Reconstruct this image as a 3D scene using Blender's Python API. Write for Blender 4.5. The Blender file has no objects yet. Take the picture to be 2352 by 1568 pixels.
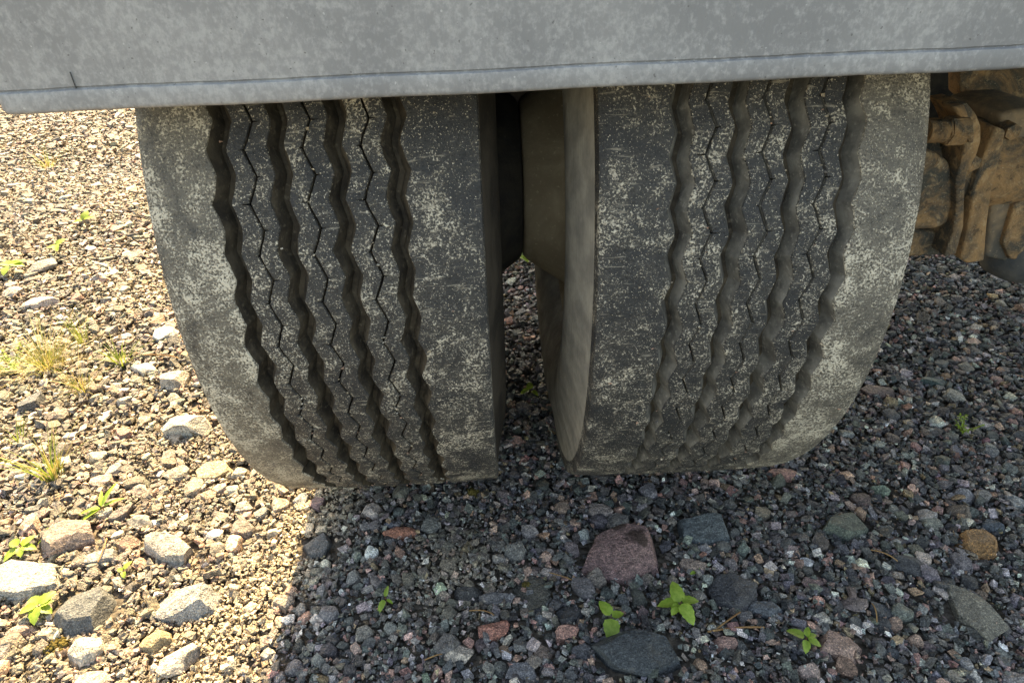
import bpy, bmesh, math, random
import numpy as np
from mathutils import Vector, Matrix, noise

# ------------------------------------------------------------------ camera, sky, sun, exposure
SC = bpy.context.scene
COL = SC.collection
CAM = np.array([-.0359, -.8534, .6679])
YAW, PIT, ROLL, FPX, OY = .0218, .5802, -.0308, 1508., 23.7
_sy, _cy, _sp, _cp = math.sin(YAW), math.cos(YAW), math.sin(PIT), math.cos(PIT)
FW = np.array([_sy*_cp, _cy*_cp, -_sp]); _rt = np.array([_cy, -_sy, 0.]); _up = np.cross(_rt, FW)
RT = math.cos(ROLL)*_rt + math.sin(ROLL)*_up
UP = -math.sin(ROLL)*_rt + math.cos(ROLL)*_up
cd = bpy.data.cameras.new('camera'); cam = bpy.data.objects.new('camera', cd); COL.objects.link(cam)
cd.sensor_width = 36; cd.lens = 36*FPX/2352; cd.shift_y = OY/2352; cd.clip_start = .02; cd.clip_end = 600
cam.matrix_world = Matrix(((RT[0], UP[0], -FW[0], CAM[0]), (RT[1], UP[1], -FW[1], CAM[1]), (RT[2], UP[2], -FW[2], CAM[2]), (0, 0, 0, 1)))
SC.camera = cam

SUN_EL, SUN_AZ = math.radians(43), math.radians(5)       # ahead of the camera, a little to the left
w = bpy.data.worlds.new('World'); SC.world = w; w.use_nodes = True
wn = w.node_tree.nodes; wl = w.node_tree.links
sky = wn.new('ShaderNodeTexSky'); sky.sky_type = 'NISHITA'; sky.sun_disc = False
sky.sun_elevation = SUN_EL; sky.sun_rotation = -SUN_AZ; sky.dust_density = 1.6; sky.ozone_density = 1.0
wl.new(sky.outputs[0], wn['Background'].inputs[0]); wn['Background'].inputs[1].default_value = .14
sd = bpy.data.lights.new('sun', 'SUN'); sd.energy = 5.0; sd.angle = math.radians(.8); sd.color = (1, .87, .64)
so = bpy.data.objects.new('sun', sd); COL.objects.link(so)
to_sun = Vector((-math.sin(SUN_AZ)*math.cos(SUN_EL), math.cos(SUN_AZ)*math.cos(SUN_EL), math.sin(SUN_EL)))
so.rotation_euler = to_sun.to_track_quat('Z', 'Y').to_euler(); so.location = to_sun*8
SC.view_settings.view_transform = 'Standard'; SC.view_settings.look = 'None'
SC.view_settings.gamma = 1; SC.view_settings.exposure = 2.3; SC.view_settings.use_curve_mapping = False
SC.view_settings.use_white_balance = True; SC.view_settings.white_balance_temperature = 9000; SC.view_settings.white_balance_tint = 10
SC.cycles.max_bounces = 5; SC.cycles.diffuse_bounces = 3; SC.cycles.glossy_bounces = 2; SC.cycles.transmission_bounces = 2

# ------------------------------------------------------------------ helpers
rng = np.random.default_rng(11); random.seed(4)
def ray(px, py): return FW + RT*(px-1176)/FPX - UP*(py-784-OY)/FPX
def ground_at(px, py, z=0.):
    d = ray(px, py); return CAM + d*(z-CAM[2])/d[2]
def plane_y(px, py, y):
    d = ray(px, py); return CAM + d*(y-CAM[1])/d[1]
def project(P):
    d = P-CAM; z = d@FW
    return 1176+FPX*(d@RT)/z, 784+OY-FPX*(d@UP)/z, z

def link(name, me, mats=(), parent=None, loc=None):
    o = bpy.data.objects.new(name, me); COL.objects.link(o)
    if me is not None and hasattr(me, 'materials') and not len(me.materials):
        for m in (mats if isinstance(mats, (list, tuple)) else [mats]): me.materials.append(m)
    if parent is not None: o.parent = parent
    if loc is not None: o.location = loc
    return o
def tag(o, label, cat, group=None, kind=None):
    if label: o['label'] = label
    if cat: o['category'] = cat
    if group: o['group'] = group
    if kind: o['kind'] = kind
    return o
def empty(name, loc=(0, 0, 0), parent=None):
    o = bpy.data.objects.new(name, None); COL.objects.link(o); o.location = loc; o.empty_display_size = .05
    if parent is not None: o.parent = parent
    return o
def mesh_np(name, V, F4=None, F3=None, smooth=False, sharp=None, col=None, uv=None):
    me = bpy.data.meshes.new(name)
    V = np.asarray(V, np.float32)
    loops, starts, tot = [], [], 0
    if F4 is not None and len(F4):
        F4 = np.asarray(F4, np.int32); loops.append(F4.ravel()); starts.append(np.arange(len(F4))*4); tot += F4.size
    if F3 is not None and len(F3):
        F3 = np.asarray(F3, np.int32); loops.append(F3.ravel()); starts.append(tot+np.arange(len(F3))*3); tot += F3.size
    L = np.concatenate(loops).astype(np.int32); S = np.concatenate(starts).astype(np.int32)
    me.vertices.add(len(V)); me.vertices.foreach_set('co', V.ravel())
    me.loops.add(len(L)); me.loops.foreach_set('vertex_index', L)
    me.polygons.add(len(S)); me.polygons.foreach_set('loop_start', S)
    me.polygons.foreach_set('use_smooth', np.full(len(S), smooth))
    if uv is not None:
        ul = me.uv_layers.new(name='UVMap'); ul.data.foreach_set('uv', np.asarray(uv, np.float32)[L].ravel())
    if col is not None:
        a = me.attributes.new('stone_colour', 'FLOAT_COLOR', 'POINT')
        a.data.foreach_set('color', np.concatenate([col, np.ones((len(col), 1))], 1).astype(np.float32).ravel())
    me.update(calc_edges=True); me.validate()
    if sharp is not None: me.set_sharp_from_angle(angle=math.radians(sharp))
    return me
def mesh_bm(name, bm, smooth=False, sharp=None):
    me = bpy.data.meshes.new(name); bmesh.ops.recalc_face_normals(bm, faces=bm.faces[:]); bm.to_mesh(me); bm.free()
    if smooth or sharp:
        me.polygons.foreach_set('use_smooth', [True]*len(me.polygons))
        if sharp: me.set_sharp_from_angle(angle=math.radians(sharp))
    return me
def bm_box(bm, lo, hi, bev=0., rot=None, seg=2):
    lo, hi = Vector(lo), Vector(hi)
    r = bmesh.ops.create_cube(bm, size=1)['verts']
    c = (lo+hi)/2; d = hi-lo
    for v in r: v.co = Vector((v.co.x*d.x, v.co.y*d.y, v.co.z*d.z))
    if bev:
        es = list({e for v in r for e in v.link_edges})
        g = bmesh.ops.bevel(bm, geom=es, offset=bev, segments=seg, affect='EDGES', profile=.6)
        r = list({v for f in g['faces'] for v in f.verts} | {v for v in r if v.is_valid})
    for v in r: v.co = (rot @ v.co if rot else v.co) + c
    return r
def lathe(name, prof, n=96, axis='x', smooth=True, sharp=35, close=False):
    P = np.array(prof, float); m = len(P); t = np.arange(n)*2*math.pi/n
    V = np.zeros((n, m, 3)); r = P[:, 1][None, :]; a = P[:, 0][None, :]+0*t[:, None]
    c, s = np.cos(t)[:, None]*r, np.sin(t)[:, None]*r
    if axis == 'x': V[..., 0], V[..., 1], V[..., 2] = a, -c, s
    elif axis == 'z': V[..., 0], V[..., 1], V[..., 2] = c, s, a
    else: V[..., 0], V[..., 1], V[..., 2] = s, a, c
    i = np.arange(n)[:, None]*m; j = np.arange(m-1)[None, :]; i2 = ((np.arange(n)+1) % n)[:, None]*m
    F = np.stack([i+j, i+j+1, i2+j+1, i2+j], -1).reshape(-1, 4)
    L = np.concatenate([[0], np.cumsum(np.hypot(*np.diff(P, axis=0).T))])
    uv = np.stack([(t[:, None]*.39)+0*r, L[None, :]+0*t[:, None]], -1).reshape(-1, 2)
    return mesh_np(name, V.reshape(-1, 3), F, smooth=smooth, sharp=sharp, uv=uv)

# ------------------------------------------------------------------ materials
class NT:
    def __init__(s, name, rough=.8, spec=.3):
        s.m = bpy.data.materials.new(name); s.m.use_nodes = True; s.t = s.m.node_tree
        s.b = s.t.nodes['Principled BSDF']; s.b.inputs['Roughness'].default_value = rough
        s.b.inputs['Specular IOR Level'].default_value = spec
    def n(s, kind, **kw):
        x = s.t.nodes.new(kind)
        for k, v in kw.items():
            if hasattr(x, k): setattr(x, k, v)
            else: x.inputs[k].default_value = v
        return x
    def l(s, a, b): s.t.links.new(a, b)
    def coord(s, out='Object', scale=None):
        c = s.n('ShaderNodeTexCoord').outputs[out]
        if scale is not None:
            mp = s.n('ShaderNodeMapping'); mp.inputs['Scale'].default_value = scale; s.l(c, mp.inputs[0]); c = mp.outputs[0]
        return c
    def noise(s, vec, scale, detail=3, rough=.55, dist=0.):
        x = s.n('ShaderNodeTexNoise'); x.inputs['Scale'].default_value = scale; x.inputs['Detail'].default_value = detail
        x.inputs['Roughness'].default_value = rough; x.inputs['Distortion'].default_value = dist; s.l(vec, x.inputs['Vector']); return x.outputs['Fac']
    def vor(s, vec, scale, feature='F1', out='Distance'):
        x = s.n('ShaderNodeTexVoronoi', feature=feature); x.inputs['Scale'].default_value = scale; s.l(vec, x.inputs['Vector']); return x.outputs[out]
    def ramp(s, fac, a, b):
        x = s.n('ShaderNodeMapRange', clamp=True, interpolation_type='SMOOTHSTEP'); s.l(fac, x.inputs['Value'])
        x.inputs['From Min'].default_value = a; x.inputs['From Max'].default_value = b; return x.outputs[0]
    def math(s, op, a, b=0., c=0.):
        x = s.n('ShaderNodeMath', operation=op)
        for i, v in enumerate((a, b, c)):
            if isinstance(v, (int, float)): x.inputs[i].default_value = v
            else: s.l(v, x.inputs[i])
        return x.outputs[0]
    def mix(s, fac, a, b, blend='MIX'):
        x = s.n('ShaderNodeMix', data_type='RGBA', blend_type=blend)
        for i, v in ((0, fac), (6, a), (7, b)):
            if isinstance(v, (int, float)): x.inputs[i].default_value = v
            elif isinstance(v, (tuple, list)): x.inputs[i].default_value = (*v, 1)
            else: s.l(v, x.inputs[i])
        return x.outputs[2]
    def base(s, c): 
        if isinstance(c, tuple): s.b.inputs['Base Color'].default_value = (*c, 1)
        else: s.l(c, s.b.inputs['Base Color'])
    def bump(s, h, dist, strength=1.):
        x = s.n('ShaderNodeBump'); x.inputs['Distance'].default_value = dist; x.inputs['Strength'].default_value = strength
        s.l(h, x.inputs['Height']); s.l(x.outputs[0], s.b.inputs['Normal'])

def stone_material(name, per_object):
    k = NT(name, .72, .35)
    if per_object: c = k.n('ShaderNodeObjectInfo').outputs['Color']
    else: c = k.n('ShaderNodeAttribute', attribute_name='stone_colour').outputs['Color']
    g = k.n('ShaderNodeNewGeometry').outputs['Position']
    mot = k.noise(g, 130, 4, .65)
    c = k.mix(k.math('MULTIPLY', k.ramp(mot, .4, .7), .7), c, k.mix(1., c, (1.8, 1.75, 1.68), 'MULTIPLY'))
    c = k.mix(k.math('MULTIPLY', k.ramp(mot, .5, .3), .6), c, k.mix(1., c, (.5, .5, .5), 'MULTIPLY'))
    sp = k.noise(g, 620, 2, .6)
    c = k.mix(k.math('MULTIPLY', k.ramp(sp, .53, .66), .7), c, k.mix(1., c, (2.6, 2.45, 2.3), 'MULTIPLY'))
    c = k.mix(k.math('MULTIPLY', k.ramp(sp, .47, .34), .75), c, k.mix(1., c, (.3, .3, .31), 'MULTIPLY'))
    vein = k.ramp(k.noise(k.coord('Object', (60, 60, 320)) if not per_object else k.coord('Object', (55, 190, 300)), 1, 4, .7, 1.2), .56, .7)
    c = k.mix(k.math('MULTIPLY', vein, .4), c, k.mix(1., c, (1.9, 1.75, 1.6), 'MULTIPLY'))
    dust = k.ramp(k.noise(g, 48, 4, .7), .5, .75)
    c = k.mix(k.math('MULTIPLY', dust, .22), c, (.27, .235, .185))
    k.base(c); k.l(k.math('MULTIPLY_ADD', sp, .35, .45), k.b.inputs['Roughness'])
    k.bump(k.math('ADD', k.noise(g, 320, 4, .65), k.math('MULTIPLY', mot, 1.4)), .0045, 1.)
    return k.m
M_GRAVEL = stone_material('gravel_stones', False)
M_STONE = stone_material('loose_stone', True)

M_STAIN = stone_material('stained_mauve_stone', True)
k = NT.__new__(NT); k.m = M_STAIN; k.t = M_STAIN.node_tree; k.b = k.t.nodes['Principled BSDF']
old = k.b.inputs['Base Color'].links[0].from_socket; g = k.coord('Object'); msk = None
wob_ = k.n('ShaderNodeTexNoise'); wob_.inputs['Scale'].default_value = 55; k.l(g, wob_.inputs['Vector'])
ad = k.n('ShaderNodeVectorMath', operation='MULTIPLY_ADD'); k.l(wob_.outputs['Color'], ad.inputs[0]); ad.inputs[1].default_value = (.03, .03, .0); k.l(g, ad.inputs[2])
for cx_, cy_, rr in ((.006, .045, .013), (.022, .012, .011), (.03, .005, .008)):
    dn = k.n('ShaderNodeVectorMath', operation='DISTANCE'); fl_ = k.n('ShaderNodeVectorMath', operation='MULTIPLY'); fl_.inputs[1].default_value = (1, 1, 0); k.l(ad.outputs[0], fl_.inputs[0])
    k.l(fl_.outputs[0], dn.inputs[0]); dn.inputs[1].default_value = (cx_+.015, cy_+.015, 0); m_ = k.ramp(dn.outputs['Value'], rr*1.25, rr*.8); msk = m_ if msk is None else k.math('MAXIMUM', msk, m_)
k.base(k.mix(k.math('MULTIPLY', msk, .85), old, (.04, .022, .014)))
k = NT('gravel_bed_soil', .95, .15)
g = k.coord('Object'); a = k.noise(g, 38, 5, .7); v = k.ramp(k.noise(g, 110, 3, .7), .3, .75)
c = k.mix(k.ramp(a, .35, .7), (.06, .051, .041), (.2, .16, .11))
c = k.mix(.35, c, k.mix(v, (.05, .05, .05), (.2, .165, .13)))
k.base(c); k.bump(k.math('ADD', k.math('MULTIPLY', k.vor(g, 95), -1.), a), .01, .9); M_SOIL = k.m

def dusty_steel(name, a, b, rough=.85):
    k = NT(name, rough, .25); g = k.coord('Object')
    n1 = k.noise(g, 16, 4, .65, .5); n2 = k.noise(g, 240, 3, .6)
    c = k.mix(k.ramp(n1, .35, .68), a, b); c = k.mix(k.math('MULTIPLY', k.ramp(n2, .6, .72), .4), c, tuple(min(1, x*1.7) for x in b))
    k.base(c); k.bump(k.math('ADD', n2, n1), .0012, .6); return k.m
def rubber(name, dust_amt, off=0.):
    k = NT(name, .78, .28)
    g = k.coord('Object'); uvs = k.coord('UV', (26, 420, 1)); uvx = k.coord('UV', (330, 40, 1))
    big = k.noise(g, 9, 3, .6); mid = k.noise(g, 60, 4, .7, .5)
    sp = k.noise(g, 560, 3, .65, .3); sp2 = k.noise(g, 900, 1, .5)
    base = k.mix(mid, (.014, .0145, .015), (.044, .0445, .045))
    patch = k.math('ADD', k.math('MULTIPLY', k.noise(g, 22, 5, .75, .8), .75), k.math('MULTIPLY', big, .35))      # where mud has dried on
    film = k.math('MULTIPLY', k.ramp(patch, .42-off, .72-off), dust_amt)
    c = k.mix(film, base, (.21, .185, .145))
    thr = k.math('ADD', k.math('MULTIPLY', mid, .3), k.math('MULTIPLY', sp, .62))
    fl = k.ramp(k.math('ADD', thr, k.math('MULTIPLY', patch, .55)), .81-off*.4, .885-off*.4)
    c = k.mix(k.math('MULTIPLY', fl, .9), c, (.58, .52, .41))
    sp3 = k.noise(g, 230, 4, .7, 1.2)
    c = k.mix(k.math('MULTIPLY', k.ramp(k.math('ADD', sp3, k.math('MULTIPLY', patch, .5)), .885, .94), .85), c, (.56, .5, .4))
    c = k.mix(k.math('MULTIPLY', k.ramp(sp2, .69, .73), .9), c, (.7, .62, .48))
    c = k.mix(k.math('MULTIPLY', k.ramp(sp, .44, .34), .8), c, (.012, .012, .012))
    scr = k.ramp(k.math('ADD', k.noise(uvx, 1, 4, .65, .4), k.math('MULTIPLY', patch, .2)), .7, .8)
    c = k.mix(k.math('MULTIPLY', scr, .55), c, (.36, .32, .25))
    k.base(c); k.l(k.math('MULTIPLY_ADD', fl, .3, .56), k.b.inputs['Roughness'])
    k.bump(k.math('ADD', k.math('ADD', sp, k.math('MULTIPLY', fl, .8)), k.math('MULTIPLY', mid, 1.2)), .0012, .8)
    return k
M_TREAD = rubber('worn_tread_rubber', .2).m
M_SHOULDER = rubber('dusty_shoulder_rubber', .72, .13).m
k = NT('dusty_carcass_rubber', .85, .2)           # sidewall and groove floor: mud film with streaks running round the tyre
g = k.coord('Object'); u = k.coord('UV', (9, 900, 1)); u2 = k.coord('UV', (60, 500, 1))
st = k.noise(u, 1, 4, .6); st2 = k.noise(u2, 1, 2, .6); cl = k.noise(g, 30, 4, .65)
c = k.mix(k.ramp(cl, .3, .75), (.24, .222, .19), (.44, .4, .33))
c = k.mix(k.math('MULTIPLY', k.ramp(st, .5, .72), .3), c, (.1, .094, .084))
c = k.mix(k.math('MULTIPLY', k.ramp(st2, .66, .75), .6), c, (.36, .32, .26))
k.base(c); k.bump(k.math('ADD', st, k.math('MULTIPLY', st2, .7)), .0012, .7); M_CARC = k.m
M_CARC_SHADED = dusty_steel('shaded_brown_sidewall_rubber', (.028, .023, .018), (.07, .057, .043))
k = NT('muddy_groove_rubber_dark', .85, .2); g = k.coord('Object'); cl = k.noise(g, 45, 4, .65); st = k.noise(g, 190, 4, .7)
c = k.mix(k.ramp(cl, .3, .75), (.022, .018, .014), (.085, .068, .047)); c = k.mix(k.math('MULTIPLY', k.ramp(st, .54, .7), .45), c, (.17, .14, .1))
k.base(c); k.bump(k.math('ADD', cl, st), .001, .7); M_WALL = k.m
k = NT('pale_dusty_groove_rubber', .88, .2); g = k.coord('Object'); cl = k.noise(g, 45, 4, .65); st = k.noise(g, 190, 4, .7)
c = k.mix(k.ramp(cl, .3, .75), (.07, .066, .058), (.2, .186, .158)); c = k.mix(k.math('MULTIPLY', k.ramp(st, .54, .7), .5), c, (.34, .31, .26))
k.base(c); k.bump(k.math('ADD', cl, st), .001, .7); M_WALL_PALE = k.m

k = NT('galvanised_plate', .46, .5)
g = k.coord('Object'); gs = k.coord('Object', (700, 700, 45)); gv = k.coord('Object', (420, 420, 300))
bl = k.noise(g, 150, 4, .65); bs = k.noise(gs, 1, 2, .6); sp = k.noise(gv, 1, 4, .7); big = k.noise(g, 9, 3, .6)
c = k.mix(k.ramp(big, .3, .7), (.188, .19, .193), (.245, .246, .246))
c = k.mix(k.math('MULTIPLY', k.ramp(k.math('ADD', k.math('ADD', k.math('MULTIPLY', bl, .5), k.math('MULTIPLY', sp, .35)), k.math('MULTIPLY', big, .25)), .5, .68), .6), c, (.41, .405, .39))
c = k.mix(k.math('MULTIPLY', bs, .35), c, k.mix(1., c, (.72, .73, .75), 'MULTIPLY'))
c = k.mix(k.math('MULTIPLY', k.ramp(k.noise(g, 330, 1, .5), .755, .78), .6), c, (.06, .058, .055))
c = k.mix(k.math('MULTIPLY', k.ramp(k.noise(g, 260, 1, .5), .76, .79), .5), c, (.5, .5, .48))
k.base(c); k.b.inputs['Metallic'].default_value = .08
k.l(k.math('MULTIPLY_ADD', bl, .35, .3), k.b.inputs['Roughness']); k.bump(k.math('ADD', bs, k.math('MULTIPLY', sp, .8)), .0004, .5); M_PLATE = k.m

M_RUST = dusty_steel('dust_covered_rusty_steel', (.14, .1, .066), (.36, .235, .13))
k = NT('rusty_cast_steel', .85, .25); g = k.coord('Object'); n1 = k.noise(g, 14, 5, .7, .8); n2 = k.noise(g, 60, 4, .7, .5); n3 = k.noise(g, 420, 3, .65)
c = k.mix(k.ramp(n1, .38, .62), (.06, .058, .05), (.34, .2, .095)); c = k.mix(k.math('MULTIPLY', k.ramp(n2, .52, .7), .6), c, (.46, .32, .18)); c = k.mix(k.math('MULTIPLY', k.ramp(n2, .44, .3), .7), c, (.05, .038, .028))
c = k.mix(k.math('MULTIPLY', k.ramp(n3, .6, .72), .5), c, (.5, .42, .3)); k.base(c); k.bump(k.math('ADD', n3, k.math('MULTIPLY', n2, 2.)), .002, .9); M_RUST = k.m
M_RIM = dusty_steel('brown_dusty_rim_steel', (.3, .235, .155), (.46, .37, .25))
M_BLACK = dusty_steel('dark_chassis_and_shade', (.022, .023, .024), (.06, .052, .042))
M_GREY = dusty_steel('grey_dusty_rubber', (.08, .075, .065), (.26, .185, .115))
M_BOOT = dusty_steel('bluish_bowl_steel', (.05, .056, .062), (.11, .105, .095))

def leaf_mat(name, a, b, trans=.35):
    k = NT(name, .5, .4); g = k.coord('Object'); n = k.noise(g, 160, 3, .6)
    r = k.n('ShaderNodeObjectInfo').outputs['Random']
    c = k.mix(k.ramp(n, .3, .7), a, b); c = k.mix(k.math('MULTIPLY', r, .35), c, (.16, .2, .03)); k.base(c)
    tr = k.n('ShaderNodeBsdfTranslucent'); k.l(c, tr.inputs[0]); mx = k.n('ShaderNodeMixShader'); mx.inputs[0].default_value = trans
    out = k.t.nodes['Material Output']; k.l(k.b.outputs[0], mx.inputs[1]); k.l(tr.outputs[0], mx.inputs[2]); k.l(mx.outputs[0], out.inputs[0])
    return k.m
M_LEAF = leaf_mat('fresh_leaf', (.2, .33, .035), (.36, .48, .08))
M_GRASS = leaf_mat('green_grass_blade', (.14, .2, .03), (.3, .34, .07))
M_STRAW = leaf_mat('dry_grass_blade', (.42, .3, .1), (.6, .46, .2), .3)
M_STEM = dusty_steel('reddish_stem', (.12, .05, .03), (.2, .13, .05), .6)
M_MOSS = dusty_steel('brown_green_moss', (.07, .05, .012), (.15, .12, .03), .95)
M_TWIG = dusty_steel('dry_needle', (.2, .1, .04), (.38, .24, .1), .7)

# ------------------------------------------------------------------ ground sheet
n = 170; xs = np.concatenate([[-260, -60, -15, -5], np.linspace(-3., 2.2, n), [5, 15, 60, 260]]); ys = np.concatenate([[-260, -60, -15, -4], np.linspace(-1.4, 3.2, n), [6, 15, 60, 260]])
X, Y = np.meshgrid(xs, ys)
def relief(x, y):
    return .006*np.sin(3.1*x+1.2)*np.cos(2.7*y+.4)+.004*np.sin(7.3*x-2.1*y)+.003*np.sin(11*y+4*x+1)
def relief_n(x, y):                    # level under the wheels, so the tyres stand on it
    near = np.exp(-((np.clip(np.abs(x)-.3, 0, None))**2+(np.clip(np.abs(y)-.12, 0, None))**2)/.03)
    return relief(x, y)*(1-near)
Z = np.where((np.abs(X) < 4) & (np.abs(Y) < 4), relief_n(X, Y), 0)
nx, ny = len(xs), len(ys); ii = (np.arange(ny-1)[:, None]*nx+np.arange(nx-1)[None, :]).ravel()
gme = mesh_np('ground', np.stack([X, Y, Z-.004], -1).reshape(-1, 3), np.stack([ii, ii+1, ii+nx+1, ii+nx], -1), smooth=True)
go = link('ground', gme, M_SOIL); tag(go, 'brown gravelly soil under the stones and trailer', 'ground', kind='structure')

# ------------------------------------------------------------------ the trailer
R, H, W, GAP = .39, .38, .2547, .0896
TX = GAP/2+W/2
trailer = empty('trailer', (0, 0, 0))
tag(trailer, 'parked trailer seen from behind with galvanised rear plate above two dusty twin tyres', 'trailer')

NP_ = 62; PER = 2*math.pi*R/NP_
def zig(ph, amp):
    p = (ph % 1.); t = np.where(p < .25, 4*p, np.where(p < .75, 2-4*p, 4*p-4)); return amp*(t*.86+.14*np.sin(2*np.pi*p)*1.1)
frac = np.sort(np.concatenate([np.arange(12)/12+.004, [.45-.016, .45, .45+.016, .95-.016, .95, .95+.016]]))
VV = (np.arange(NP_)[:, None]+frac[None, :]).ravel()
wob = lambda s: .0005*np.sin(VV*2.1+s)+.0004*np.sin(VV*5.3+2*s)+.00025*np.sin(VV*13.7+3*s)
GR = [-.0645, -.0215, .0215, .0645]; SI = [-.043, 0., .043]
GH, GB, GD = .0067, .0014, .0155
def spike(at, d):
    p = VV % 1.; return np.where(np.abs(p-at) < .004, d, 0.)*(.6+.4*np.sin(np.floor(VV)*2.7+at*9))
def edge(kind, x, side, s):          # -> top x, bottom x, depth ; side -1: the edge is the left side of the gap
    if kind == 'g':
        z = zig(VV-.24, .0028)+wob(x*900)
        chip = .0009*np.clip(np.sin(VV*3.9+side*2+x*700)+np.sin(VV*7.1+x*300)-1.1, 0, 1)
        return x+z+side*(GH+chip+.0006*np.sin(VV*1.3+x*50)), x+zig(VV-.24+.03*side, .0024)+side*GB, GD+.001
    z = zig(VV-.2, .0036)+wob(x*500+1)*.6
    sp_ = spike(.45, .0058) if side > 0 else -spike(.95, .0058)
    t = x+z+side*.0007+sp_
    return t, t-side*.0005, .0075
def crown(x): return R-.0035*(np.abs(x)/(W/2))**2.2
def rib(name, le, re_, parent, mat, mesh=None, lprof=None, rprof=None):
    cols = []                                    # each column: (x array, r array)
    one = np.ones_like(VV)
    if le is not None:
        t, b, d = le
        cols += [(b, crown(b)-d), (t, crown(t)-.0014), (t+.0007, crown(t)-.00025), (t+.002, crown(t))]
    else: cols += [(one*x, one*r) for x, r in lprof]
    x0 = cols[-1][0]
    tail = []
    if re_ is not None:
        t, b, d = re_
        tail = [(t-.002, crown(t)), (t-.0007, crown(t)-.00025), (t, crown(t)-.0014), (b, crown(b)-d)]
    else: tail = [(one*x, one*r) for x, r in rprof]
    x1 = tail[0][0]
    for f in (.33, .67):
        x = x0+(x1-x0)*f; cols.append((x, crown(x)))
    cols += tail
    Xc = np.stack([c[0] for c in cols], 1); Rc = np.stack([c[1] for c in cols], 1)
    th = VV/NP_*2*math.pi
    cth, sth = np.cos(th)[:, None], np.sin(th)[:, None]
    nz = .00035*np.sin(Xc*700+th[:, None]*160)*np.sin(th[:, None]*97+Xc*300); Rc = Rc+nz
    V = np.stack([Xc, -Rc*cth, np.maximum(Rc*sth, -(H+.001))], -1)
    N, m = Xc.shape; i = np.arange(N)[:, None]*m; i2 = ((np.arange(N)+1) % N)[:, None]*m; j = np.arange(m-1)[None, :]
    F = np.stack([i+j, i+j+1, i2+j+1, i2+j], -1).reshape(-1, 4)
    uv = np.stack([th[:, None]*R+0*Xc, Xc], -1).reshape(-1, 2)
    me = mesh_np(name, V.reshape(-1, 3), F, smooth=True, sharp=38, uv=uv)
    mi = np.zeros((N, m-1), np.int32)
    if le is not None: mi[:, 0] = 1
    if re_ is not None: mi[:, -1] = 1
    me.polygons.foreach_set('material_index', mi.ravel()); return me

# tread meshes are built once (rounded, dusty outer shoulder at -x, square inner shoulder at +x) and shared by the tyres
outer = [(-.1285, R-.034), (-.1292, R-.022), (-.1285, R-.0125), (-.1255, R-.0068), (-.12, R-.0043), (-.111, R-.0028), (-.1, R-.002)]
inner = [(.118, R-.0029), (.1245, R-.0033), (.1268, R-.0042), (.1276, R-.006), (.1279, R-.02)]
RIBS = []
RIBS.append(('shoulder_rib', rib('shoulder_rib_outer', None, edge('g', GR[0], -1, 0), None, None, lprof=outer), M_SHOULDER))
b = [('g', GR[0]), ('s', SI[0]), ('g', GR[1]), ('s', SI[1]), ('g', GR[2]), ('s', SI[2]), ('g', GR[3])]
for (ka, xa), (kb, xb) in zip(b[:-1], b[1:]):
    RIBS.append(('tread_rib', rib('tread_rib', edge(ka, xa, 1, 0), edge(kb, xb, -1, 0), None, None), M_TREAD))
RIBS.append(('shoulder_rib', rib('shoulder_rib_inner', edge('g', GR[3], 1, 0), None, None, None, rprof=inner), M_TREAD))
prof = [(-.075, .196), (-.098, .198), (-.113, .206), (-.129, .226), (-.139, .26), (-.1412, .3), (-.1375, .332), (-.1305, .352), (-.1268, R-.03), (-.122, R-.0195), (-.118, R-.0158)] + \
       [(x, R-.0035*(abs(x)/(W/2))**2.2-.0155) for x in np.linspace(-.11, .11, 24)] + \
       [(.118, R-.0175), (.1275, R-.018), (.1279, R-.022), (.1290, R-.034), (.1335, .334), (.1402, .305), (.1418, .285), (.1395, .258), (.130, .226), (.114, .206), (.099, .198), (.075, .196)]
carc = lathe('tyre_carcass', prof, 240, sharp=50); mi = np.zeros((240, len(prof)-1), np.int32); mi[:, 10:36] = 1; carc.polygons.foreach_set('material_index', mi.ravel())
co = np.zeros(len(carc.vertices)*3, np.float32); carc.vertices.foreach_get('co', co); co = co.reshape(-1, 3); co[:, 2] = np.maximum(co[:, 2], -H); carc.vertices.foreach_set('co', co.ravel())
def tyre(x, y, rz, spin, label=None):
    t = link('tyre', carc, [M_CARC, M_WALL], trailer, (x, y, H)); t.rotation_euler = (0, 0, rz)
    if label: t['label'] = label
    parts = [t]+[link(nm, me, [mt, M_WALL], t) for nm, me, mt in RIBS]
    t.material_slots[0].link = 'OBJECT'; t.material_slots[0].material = M_CARC if spin else M_CARC_SHADED  # left sidewall darkened, right kept pale: shade and light in the gap painted in
    if spin:
        for o in parts[1:]: o.material_slots[1].link = 'OBJECT'; o.material_slots[1].material = M_WALL_PALE
    return t
tyre(-TX, 0, 0, 0, 'left tyre with deep zigzag grooves and tan dusty outer shoulder beside sunlit gravel')
tyre(TX, 0, math.pi, 1, 'right tyre with zigzag grooves and pale dusty inner shoulder next to the axle')
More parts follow.
